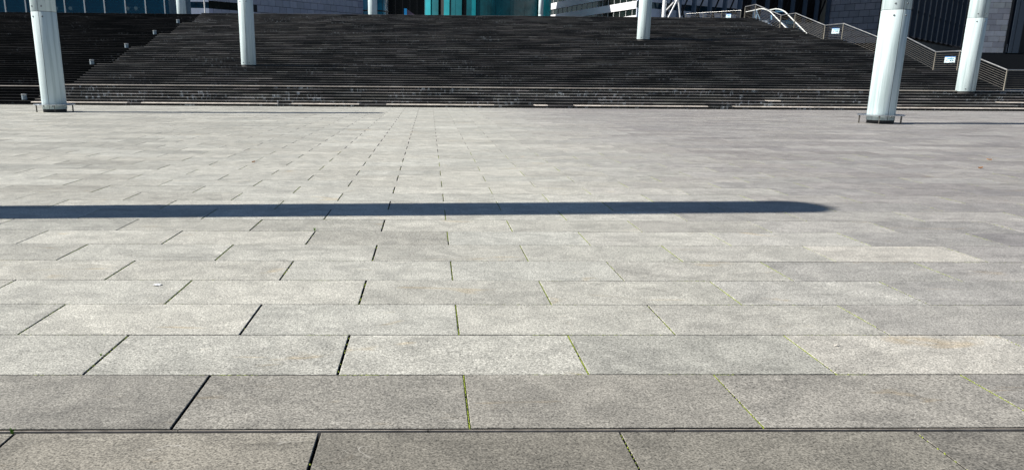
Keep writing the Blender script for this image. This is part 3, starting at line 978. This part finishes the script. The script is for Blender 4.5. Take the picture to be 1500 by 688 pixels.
# wedge-shaped parapet with blue end on the terrace
wx0, wx1 = at_y(592, 20, 72).x, at_y(596, 20, 72).x; wx2 = at_y(610, 20, 72).x
ztop = at_y(594, 13, 72).z
wd = empty("stair_parapet", (wx1, 72, TOP_Z))
mb = MB(); mb.box(wx0, wx1, 71.9, 72.1, TOP_Z, ztop); rel(mb.build("end_panel", plain("parapet_blue", (0.02, 0.35, 0.75), 0.5)), wd)
mb = MB()
zl = ztop - 0.62
mb.hexa(((wx1 + .003, 71.93, TOP_Z), (wx2, 71.93, TOP_Z), (wx2, 72.07, TOP_Z), (wx1 + .003, 72.07, TOP_Z), (wx1 + .003, 71.93, ztop - .03), (wx2, 71.93, zl), (wx2, 72.07, zl), (wx1 + .003, 72.07, ztop - .03)))
rel(mb.build("sloping_panel", plain("parapet_mauve", (0.13, 0.09, 0.13), 0.6)), wd)
tag(wd, "wedge-shaped parapet with a bright blue end at the head of the stairs", "parapet")

# -- turquoise glass drum
ty = 217.0
tcx = at_y(711, 15, ty).x; TR = 89.0 * ty / 1162
td = empty("turquoise_drum", (tcx, ty, TOP_Z))
mb = MB(); mb.lathe([(TR - 0.5, 0), (TR - 0.5, 30), (0, 30)], 64); mb.build("inner_core", plain("drum_core", (0.004, 0.006, 0.007), 0.6), td, True)
M_TQ = plain("turquoise_glass", (0.004, 0.085, 0.105), 0.22, spec=0.4, var=0.35, scale=0.25)
M_TQB = plain("bright_turquoise_glass", (0.010, 0.22, 0.26), 0.25, spec=0.4, var=0.2, scale=0.25)
def dr_ang(u): return math.asin(max(-0.999, min(0.999, (u - 711) / 89.0)))
segs = [(622.5, 629, 0), (629, 636, 1), (636, 645, 0), (653, 660, 1), (660.3, 667, 0), (667.3, 675, 0), (681, 687.6, 0), (687.8, 693, 1), (693.5, 712, 0), (712.3, 718, 0), (718.3, 737, 0), (737.3, 757, 0), (757.3, 775, 0),
        (775.3, 781, 1), (781.2, 788, 1), (788.2, 799.5, 1)]
for ua, ub, br in segs:
    a0, a1 = -math.pi / 2 + dr_ang(ua), -math.pi / 2 + dr_ang(ub)
    rr = TR + (0.25 if br else 0.0)
    mb = MB(); mb.lathe([(rr - 0.2, 0.0), (rr, 0.0), (rr, 29), (rr - 0.2, 29)], 4, a0=a0, a1=a1); mb.build("glass_panel", M_TQB if br else M_TQ, td)
for k in range(14):   # the far side of the drum
    a0 = 0.10 + k * (math.pi - 0.2) / 14; a1 = a0 + (math.pi - 0.2) / 14 - 0.01
    mb = MB(); mb.lathe([(TR, 0.0), (TR, 29)], 4, a0=a0, a1=a1); mb.build("glass_panel", M_TQ, td)
tag(td, "large round turquoise glass drum with brighter vertical ribs behind the stairs", "building")

# -- white block with ribbon windows, nearer towards its right end
wy = 240.0
wl = at_y(803, 15, wy)
wb = empty("white_ribbon_block", (wl.x, wy, TOP_Z))
wdv = Vector((0.266, -0.964, 0)).normalized(); wn2 = Vector((-0.964, -0.266, 0))
WA = Vector((wl.x, wy, 0)); WL = 72.0; WB = WA + wdv * WL
backv = Vector((0.964, 0.266, 0)) * 14
mb = MB(); o_ = -wn2 * 0.5
prism(mb, [tuple((WA + o_).xy), tuple((WB + o_).xy), tuple((WB + backv).xy), tuple((WA + backv).xy)], TOP_Z, 34)
rel(mb.build("wall", plain("white_render", (0.72, 0.73, 0.76), 0.6, var=0.04)), wb)
zs0 = at_y(803, 15.2, wy).z; per = 15.2 * wy / 1162; spn = 8.1 * wy / 1162
def wquad(mb, s0, s1, z0, z1, o0, o1):
    a, b2 = WA + wdv * s0, WA + wdv * s1
    mb.hexa([*(tuple((p_ + wn2 * q_).xy) + (z0,) for p_, q_ in ((a, o1), (b2, o1), (b2, o0), (a, o0))),
             *(tuple((p_ + wn2 * q_).xy) + (z1,) for p_, q_ in ((a, o1), (b2, o1), (b2, o0), (a, o0)))])
M_SPAN = plain("white_spandrel", (0.74, 0.75, 0.78), 0.55, var=0.04)
k0 = -4
for k in range(k0, 4):
    za = zs0 + per * k
    for j in range(6):
        mb = MB(); wquad(mb, j * 12.0, (j + 1) * 12.0 - 0.03, za, za + spn, -0.4, 0.0); rel(mb.build("spandrel", M_SPAN), wb)
    if -3 <= k <= 2:
        for j in range(24):
            mb = MB(); wquad(mb, j * 3 + 0.06, j * 3 + 2.94, za + spn + 0.02, za + per - 0.02, -0.45, -0.36); rel(mb.build("window_pane", M_GLASSDK), wb)
            mb = MB(); wquad(mb, j * 3 - 0.05, j * 3 + 0.05, za + spn + 0.01, za + per - 0.01, -0.35, -0.24); rel(mb.build("mullion", M_MULL), wb)
mb = MB(); wquad(mb, -1.6, 0.0, TOP_Z, 34, -1.0, 0.05); rel(mb.build("end_pier", M_SPAN), wb)
tag(wb, "white office block with long ribbon windows, partly sunlit, behind the stairs", "building")

# -- finned facade receding to the right
FA, FB = Vector((23.4, 89.6, 0)), Vector((51.9, 106.9, 0))
fd = (FB - FA).normalized(); fn = Vector((fd.y, -fd.x, 0))
ff = empty("finned_building", (FA.x, FA.y, TOP_Z))
mb = MB(); prism(mb, [tuple((FA - fn * 1.6).xy), tuple((FB - fn * 1.6).xy), (FB.x + 5, FB.y + 12), (FA.x + 6, FA.y + 16)], -0.05, TOP_Z + 27)  # unseen upper height raised so its shadow covers the stone wall
rel(mb.build("wall", M_DARK), ff)
FL = (FB - FA).length
def fquad(mb, s0, s1, z0, z1, o0, o1, tint=(1, 1, 1)):
    a, b2 = FA + fd * s0, FA + fd * s1
    mb.hexa([*(tuple((p_ + fn * q_).xy) + (z0,) for p_, q_ in ((a, o1), (b2, o1), (b2, o0), (a, o0))),
             *(tuple((p_ + fn * q_).xy) + (z1,) for p_, q_ in ((a, o1), (b2, o1), (b2, o0), (a, o0)))], tint)
zb = at_y(960, 15.2, 94).z; zt_ = at_y(960, 6.0, 94).z
s = 0.0
while s < 17.5:
    for z0, z1, mt, nm_ in ((TOP_Z, zb, M_PANEL, "cladding_panel"), (zb + 0.02, zt_ - 0.02, M_GLASSBLUE, "window_pane"), (zt_, zt_ + 1.15, M_PANEL, "cladding_panel"), (zt_ + 1.17, zt_ + 1.9, M_GLASSBLUE, "window_pane"), (zt_ + 1.92, zt_ + 3.4, M_PANEL, "cladding_panel")):
        mb = MB(); fquad(mb, s + 0.02, s + 1.73, z0, z1, -1.59, -1.5 if nm_[0] == 'c' else -1.55); rel(mb.build(nm_, mt), ff)
    s += 1.75
us = [975, 997, 1019, 1042, 1064, 1085.5, 1106, 1126, 1145, 1163.5, 1181.5, 1199, 1216]
def s_at(u):      # where the view ray through column u meets the fin line
    d = ray(u, 10); dx, dyv = d.x / d.y, 1.0
    # FA + fd*s = (dx*Y, Y)
    return (dx * FA.y - FA.x) / (fd.x - dx * fd.y)
svals = [s_at(u) for u in us]
for s in svals:
    mb = MB(); fquad(mb, s - 0.13, s + 0.13, TOP_Z - 0.3, TOP_Z + 27, -0.45, 0.0); rel(mb.build("fin", M_FIN), ff)
for s0, s1 in zip(svals, svals[1:]):
    for z0, z1 in ((TOP_Z, TOP_Z + 5.2), (TOP_Z + 5.2, TOP_Z + 10.4)):
        for q0, q1 in ((z0, z1), (z1, z0)):
            mb = MB(); a = FA + fd * s0 - fn * 0.75; b2 = FA + fd * s1 - fn * 0.75
            mb.bar((a.x, a.y, q0), (b2.x, b2.y, q1), 0.13); rel(mb.build("brace", M_BRACE), ff)
tag(ff, "dark building with steel-blue fins and cross bracing behind the escalator", "building")

# -- grey stone wall next to it
SA, SB = Vector((51.7, 107.1, 0)), Vector((56.6, 101.0, 0))
sw = empty("stone_wall_block", (SA.x, SA.y, TOP_Z))
mb = MB(); sd = (SB - SA).normalized(); snv = Vector((-sd.y, sd.x, 0))
if snv.y < 0: snv = -snv
prism(mb, [tuple((SA + snv * .06).xy), tuple((SB + snv * .06).xy), tuple((SB + snv * 8).xy), tuple((SA + snv * 8).xy)], TOP_Z - 0.25, TOP_Z + 12.5)
rel(mb.build("wall", M_JOINT), sw)
tile_wall(sw, SA.xy, SB.xy, TOP_Z - 0.2, TOP_Z + 12, 1.25, 0.80, M_TILEDK, "wall_tile", random.Random(11), 0.01)
mb = MB(); prism(mb, [tuple((SA + snv * .03 - sd * 6).xy), tuple((SB - snv * .05 + sd * 0.2).xy), tuple((SB + snv * 7).xy), tuple((SA + snv * 7 - sd * 6).xy)], -0.05, TOP_Z - 0.26)
rel(mb.build("plinth", M_PLINTH), sw)
tag(sw, "grey stone-tiled wall on a black plinth beyond the railing notice", "wall")

# -- dark louvred facade on a plinth, receding to the right
def base_pt(u, v): return at_z(u, v, TOP_Z)
la0, lb0 = base_pt(1325, 57.0), base_pt(1405, 72.0)
ld = Vector((lb0.x - la0.x, lb0.y - la0.y, 0)).normalized(); ln = Vector((ld.y, -ld.x, 0))
_d = ray(1301, 30); _dx = _d.x / _d.y
LA = Vector((la0.x, la0.y, 0)); LA = LA + ld * ((_dx * LA.y - LA.x) / (ld.x - _dx * ld.y))
lv = empty("louvred_building", (LA.x, LA.y, TOP_Z))
LE = 52.0
LBp = LA + ld * LE
mb = MB(); prism(mb, [tuple((LA - ln * 1.3 + ld * 1.6).xy), tuple((LBp - ln * 1.3).xy), tuple((LBp - ln * 14).xy), (LA.x + 6.2, LA.y + 13)], TOP_Z, TOP_Z + 16)
rel(mb.build("wall", plain("louvre_back", (0.012, 0.010, 0.010), 0.7)), lv)
mb = MB(); prism(mb, [tuple((LA + ln * 0.1).xy), tuple((LBp + ln * 0.1).xy), tuple((LBp - ln * 14).xy), (LA.x + 6.2, LA.y + 13)], -0.05, TOP_Z - 0.02)
rel(mb.build("plinth", M_PLINTH), lv)
M_LOUV = plain("louvre_panel", (0.11, 0.09, 0.088), 0.6, var=0.25, scale=0.8)
def l_at(u):
    d = ray(u, 30); dx = d.x / d.y
    return (dx * LA.y - LA.x) / (ld.x - dx * ld.y)
lus = [1303, 1308.5, 1315.5, 1324, 1333, 1342, 1351, 1359.5, 1368, 1376, 1384, 1391.5, 1399, 1406, 1413, 1420]
ls = [l_at(u) for u in lus]
def lp(s, o, z): q = LA + ld * s + ln * o; return (q.x, q.y, z)
for s0, s1 in zip(ls, ls[1:]):
    mb = MB(); w = min(0.2, 0.05 * (s1 - s0))
    mb.hexa((lp(s0 - w, 0, TOP_Z + .45), lp(s0 + w, 0, TOP_Z + .45), lp(s0 + w, -0.5, TOP_Z + .45), lp(s0 - w, -0.5, TOP_Z + .45), lp(s0 - w, 0, TOP_Z + 15), lp(s0 + w, 0, TOP_Z + 15), lp(s0 + w, -0.5, TOP_Z + 15), lp(s0 - w, -0.5, TOP_Z + 15)))
    rel(mb.build("fin", M_FINDK), lv)
    hseg = 3.2
    for j in range(5):
        z0 = TOP_Z + 0.25 + j * hseg; z1 = z0 + hseg
        sm_ = (s0 + s1) / 2
        mb = MB()
        mb.face((lp(s0, -0.9, z0 + 0.5), lp(sm_, -0.15, z0), lp(sm_, -0.8, z1 - 0.05), lp(s0, -1.0, z1 - 0.05)))
        mb.face((lp(sm_, -0.15, z0), lp(s1, -0.9, z0 + 0.5), lp(s1, -1.0, z1 - 0.05), lp(sm_, -0.8, z1 - 0.05)))
        mb.face((lp(s0, -1.0, z0 + 0.45), lp(s1, -1.0, z0 + 0.45), lp(sm_, -0.2, z0 - 0.02)))
        rel(mb.build("folded_panel", M_LOUV), lv)
tag(lv, "dark louvred facade of folded panels and blue fins on a black plinth", "building")

# -- far stone block and braced corner at the right edge
B0, B1 = base_pt(1428, 77.3), base_pt(1474, 78.0)
fy = 0.5 * (B0.y + B1.y)
fb = empty("far_stone_block", (B0.x, fy, TOP_Z))
B0x, B1x = at_y(1428, 70, fy).x, at_y(1470.5, 70, fy).x
mb = MB(); mb.box(B0x - 6, B1x + 0.5, fy + 0.06, fy + 12, TOP_Z - 0.2, TOP_Z + 17); rel(mb.build("wall", M_JOINT), fb)
tile_wall(fb, (B0x, fy), (B1x, fy), TOP_Z, TOP_Z + 15, 2.0, 0.92, M_TILEDK, "wall_tile", random.Random(5), 0.01)
mb = MB(); mb.box(B0x - 8, B1x + 40, fy - 0.15, fy + 12, -0.05, TOP_Z - 0.21); rel(mb.build("plinth", M_PLINTH), fb)
tag(fb, "far grey stone block on a black plinth behind the lower-step column", "building")
cb = empty("braced_corner_block", (B1x + 4, fy, TOP_Z))
mb = MB(); mb.box(B1x + 0.6, B1x + 40, fy + 3, fy + 12, TOP_Z, TOP_Z + 17); rel(mb.build("wall", M_DARK), cb)
f0 = at_y(1492, 50, fy).x
for xx, w in ((f0, 0.55), (f0 + 4.2, 0.4), (B1x + 1.2, 0.3)):
    mb = MB(); mb.box(xx - w, xx + w, fy, fy + 0.8, TOP_Z, TOP_Z + 16); rel(mb.build("pier", M_FINDK), cb)
c0 = at_y(1478, 65, fy); c1 = at_y(1485, 77, fy)
mb = MB(); mb.hexa(((c0.x, fy + .5, c1.z), (c1.x, fy + .5, c1.z), (c1.x, fy + .6, c1.z), (c0.x, fy + .6, c1.z), (c0.x, fy + .5, c0.z), (c0.x + .12, fy + .5, c0.z), (c0.x + .12, fy + .6, c0.z), (c0.x, fy + .6, c0.z)))
rel(mb.build("pale_panel", M_WHITE), cb)
for k in range(7):
    z0 = TOP_Z + 1.8 + 2.1 * k
    mb = MB(); mb.face(((B1x + 1.5, fy + 2.6, z0), (f0 - .6, fy + 1.0, z0 + 1.0), (f0 - .6, fy + 2.6, z0 + 2.0))); mb.face(((B1x + 1.5, fy + 2.6, z0), (f0 - .6, fy + 2.6, z0 + 2.0), (B1x + 1.5, fy + 1.0, z0 + 2.0)))
    rel(mb.build("folded_panel", M_LOUV), cb)
tag(cb, "dark corner building with blue piers and a pale slanted panel", "building")

# ------------------------------------------------------------------ small things on the paving
M_LEAF = plain("dry_leaf", (0.55, 0.26, 0.09), 0.7, var=0.3, scale=20)
def leaf(u, v, size, rz, label):
    c = at_z(u, v); n = 7
    mb = MB()
    L, Wd = size, size * 0.45
    up, lo = [], []
    for i in range(n):
        t = i / (n - 1); x = (t - 0.5) * L; w = Wd * math.sin(math.pi * min(0.98, t * 0.94 + 0.03)) ** 0.8
        zc = 0.012 + 0.25 * L * (t - 0.45) ** 2
        up.append((x, w / 2, zc + 0.10 * L)); lo.append((x, -w / 2, zc + 0.06 * L))
    mid = [((a[0]), 0.0, 0.004 + 0.25 * L * (i / (n - 1) - 0.45) ** 2) for i, a in enumerate(up)]
    for i in range(n - 1):
        mb.face((mid[i], mid[i + 1], up[i + 1], up[i])); mb.face((lo[i], lo[i + 1], mid[i + 1], mid[i]))
    o = mb.build("fallen_leaf", M_LEAF, smooth=True, loc=(c.x, c.y, 0.001)); o.rotation_euler = (0, 0, rz)
    tag(o, label, "leaf", "fallen leaves on the plaza")
leaf(1436, 247, 0.10, 0.3, "larger orange dry leaf of the pair lying on the plaza")
leaf(1449, 234.5, 0.085, 2.1, "smaller orange dry leaf of the pair lying on the plaza")
leaf(371.5, 238, 0.08, 1.0, "lone orange dry leaf on the plaza toward the black staircase")
def scrap(u, v, w, d, name, label, cat, mat):
    c = at_z(u, v); r = random.Random(int(u)); mb = MB()
    k = 9
    ring = [(w * math.cos(6.283 * i / k) * r.uniform(.7, 1.1), d * math.sin(6.283 * i / k) * r.uniform(.6, 1.1), 0.001 + r.uniform(0, .006)) for i in range(k)]
    for i in range(k): mb.face((ring[i], ring[(i + 1) % k], (0, 0, 0.010)))
    tag(mb.build(name, mat, loc=(c.x, c.y, 0.0005)), label, cat)
scrap(230, 417.5, 0.030, 0.030, "paper_scrap", "crumpled white paper scrap on a paving slab", "paper", M_WHITE)
scrap(1226, 506.5, 0.018, 0.008, "cigarette_butt", "small pale cigarette butt on a light pinkish slab", "litter", M_PALE)
def sprout(u, v, hgt, label, k=7):
    c = at_z(u, v); r = random.Random(int(u * 3)); mb = MB()
    for i in range(k):
        a = r.uniform(0, 6.28); l = hgt * r.uniform(0.6, 1.1); sx, sy = math.cos(a), math.sin(a)
        w = 0.0022; px_, py_ = -sy * w, sx * w
        p0 = (0.004 * sx, 0.004 * sy, 0.0); p1 = (0.35 * l * sx, 0.35 * l * sy, 0.7 * l); p2 = (0.7 * l * sx, 0.7 * l * sy, 0.95 * l)
        mb.face(((p0[0] - px_, p0[1] - py_, -0.01), (p0[0] + px_, p0[1] + py_, -0.01), (p1[0] + px_, p1[1] + py_, p1[2]), (p1[0] - px_, p1[1] - py_, p1[2])))
        mb.face(((p1[0] - px_, p1[1] - py_, p1[2]), (p1[0] + px_, p1[1] + py_, p1[2]), p2))
    o = mb.build("grass_sprout", plain("sprout_green", (0.12, 0.24, 0.03), 0.7) if "sprout_green" not in bpy.data.materials else bpy.data.materials["sprout_green"], loc=(c.x, c.y, 0))
    tag(o, label, "plant", "grass sprouts in the joints")
sprout(18, 634, 0.022, "tiny grass sprout at the edge of the slot drain")
sprout(461, 337.5, 0.035, "tiny grass sprout in the wide dark joint before the long shadow")
sprout(148, 520, 0.012, "tiny weed in a mossy joint beside a pale slab")
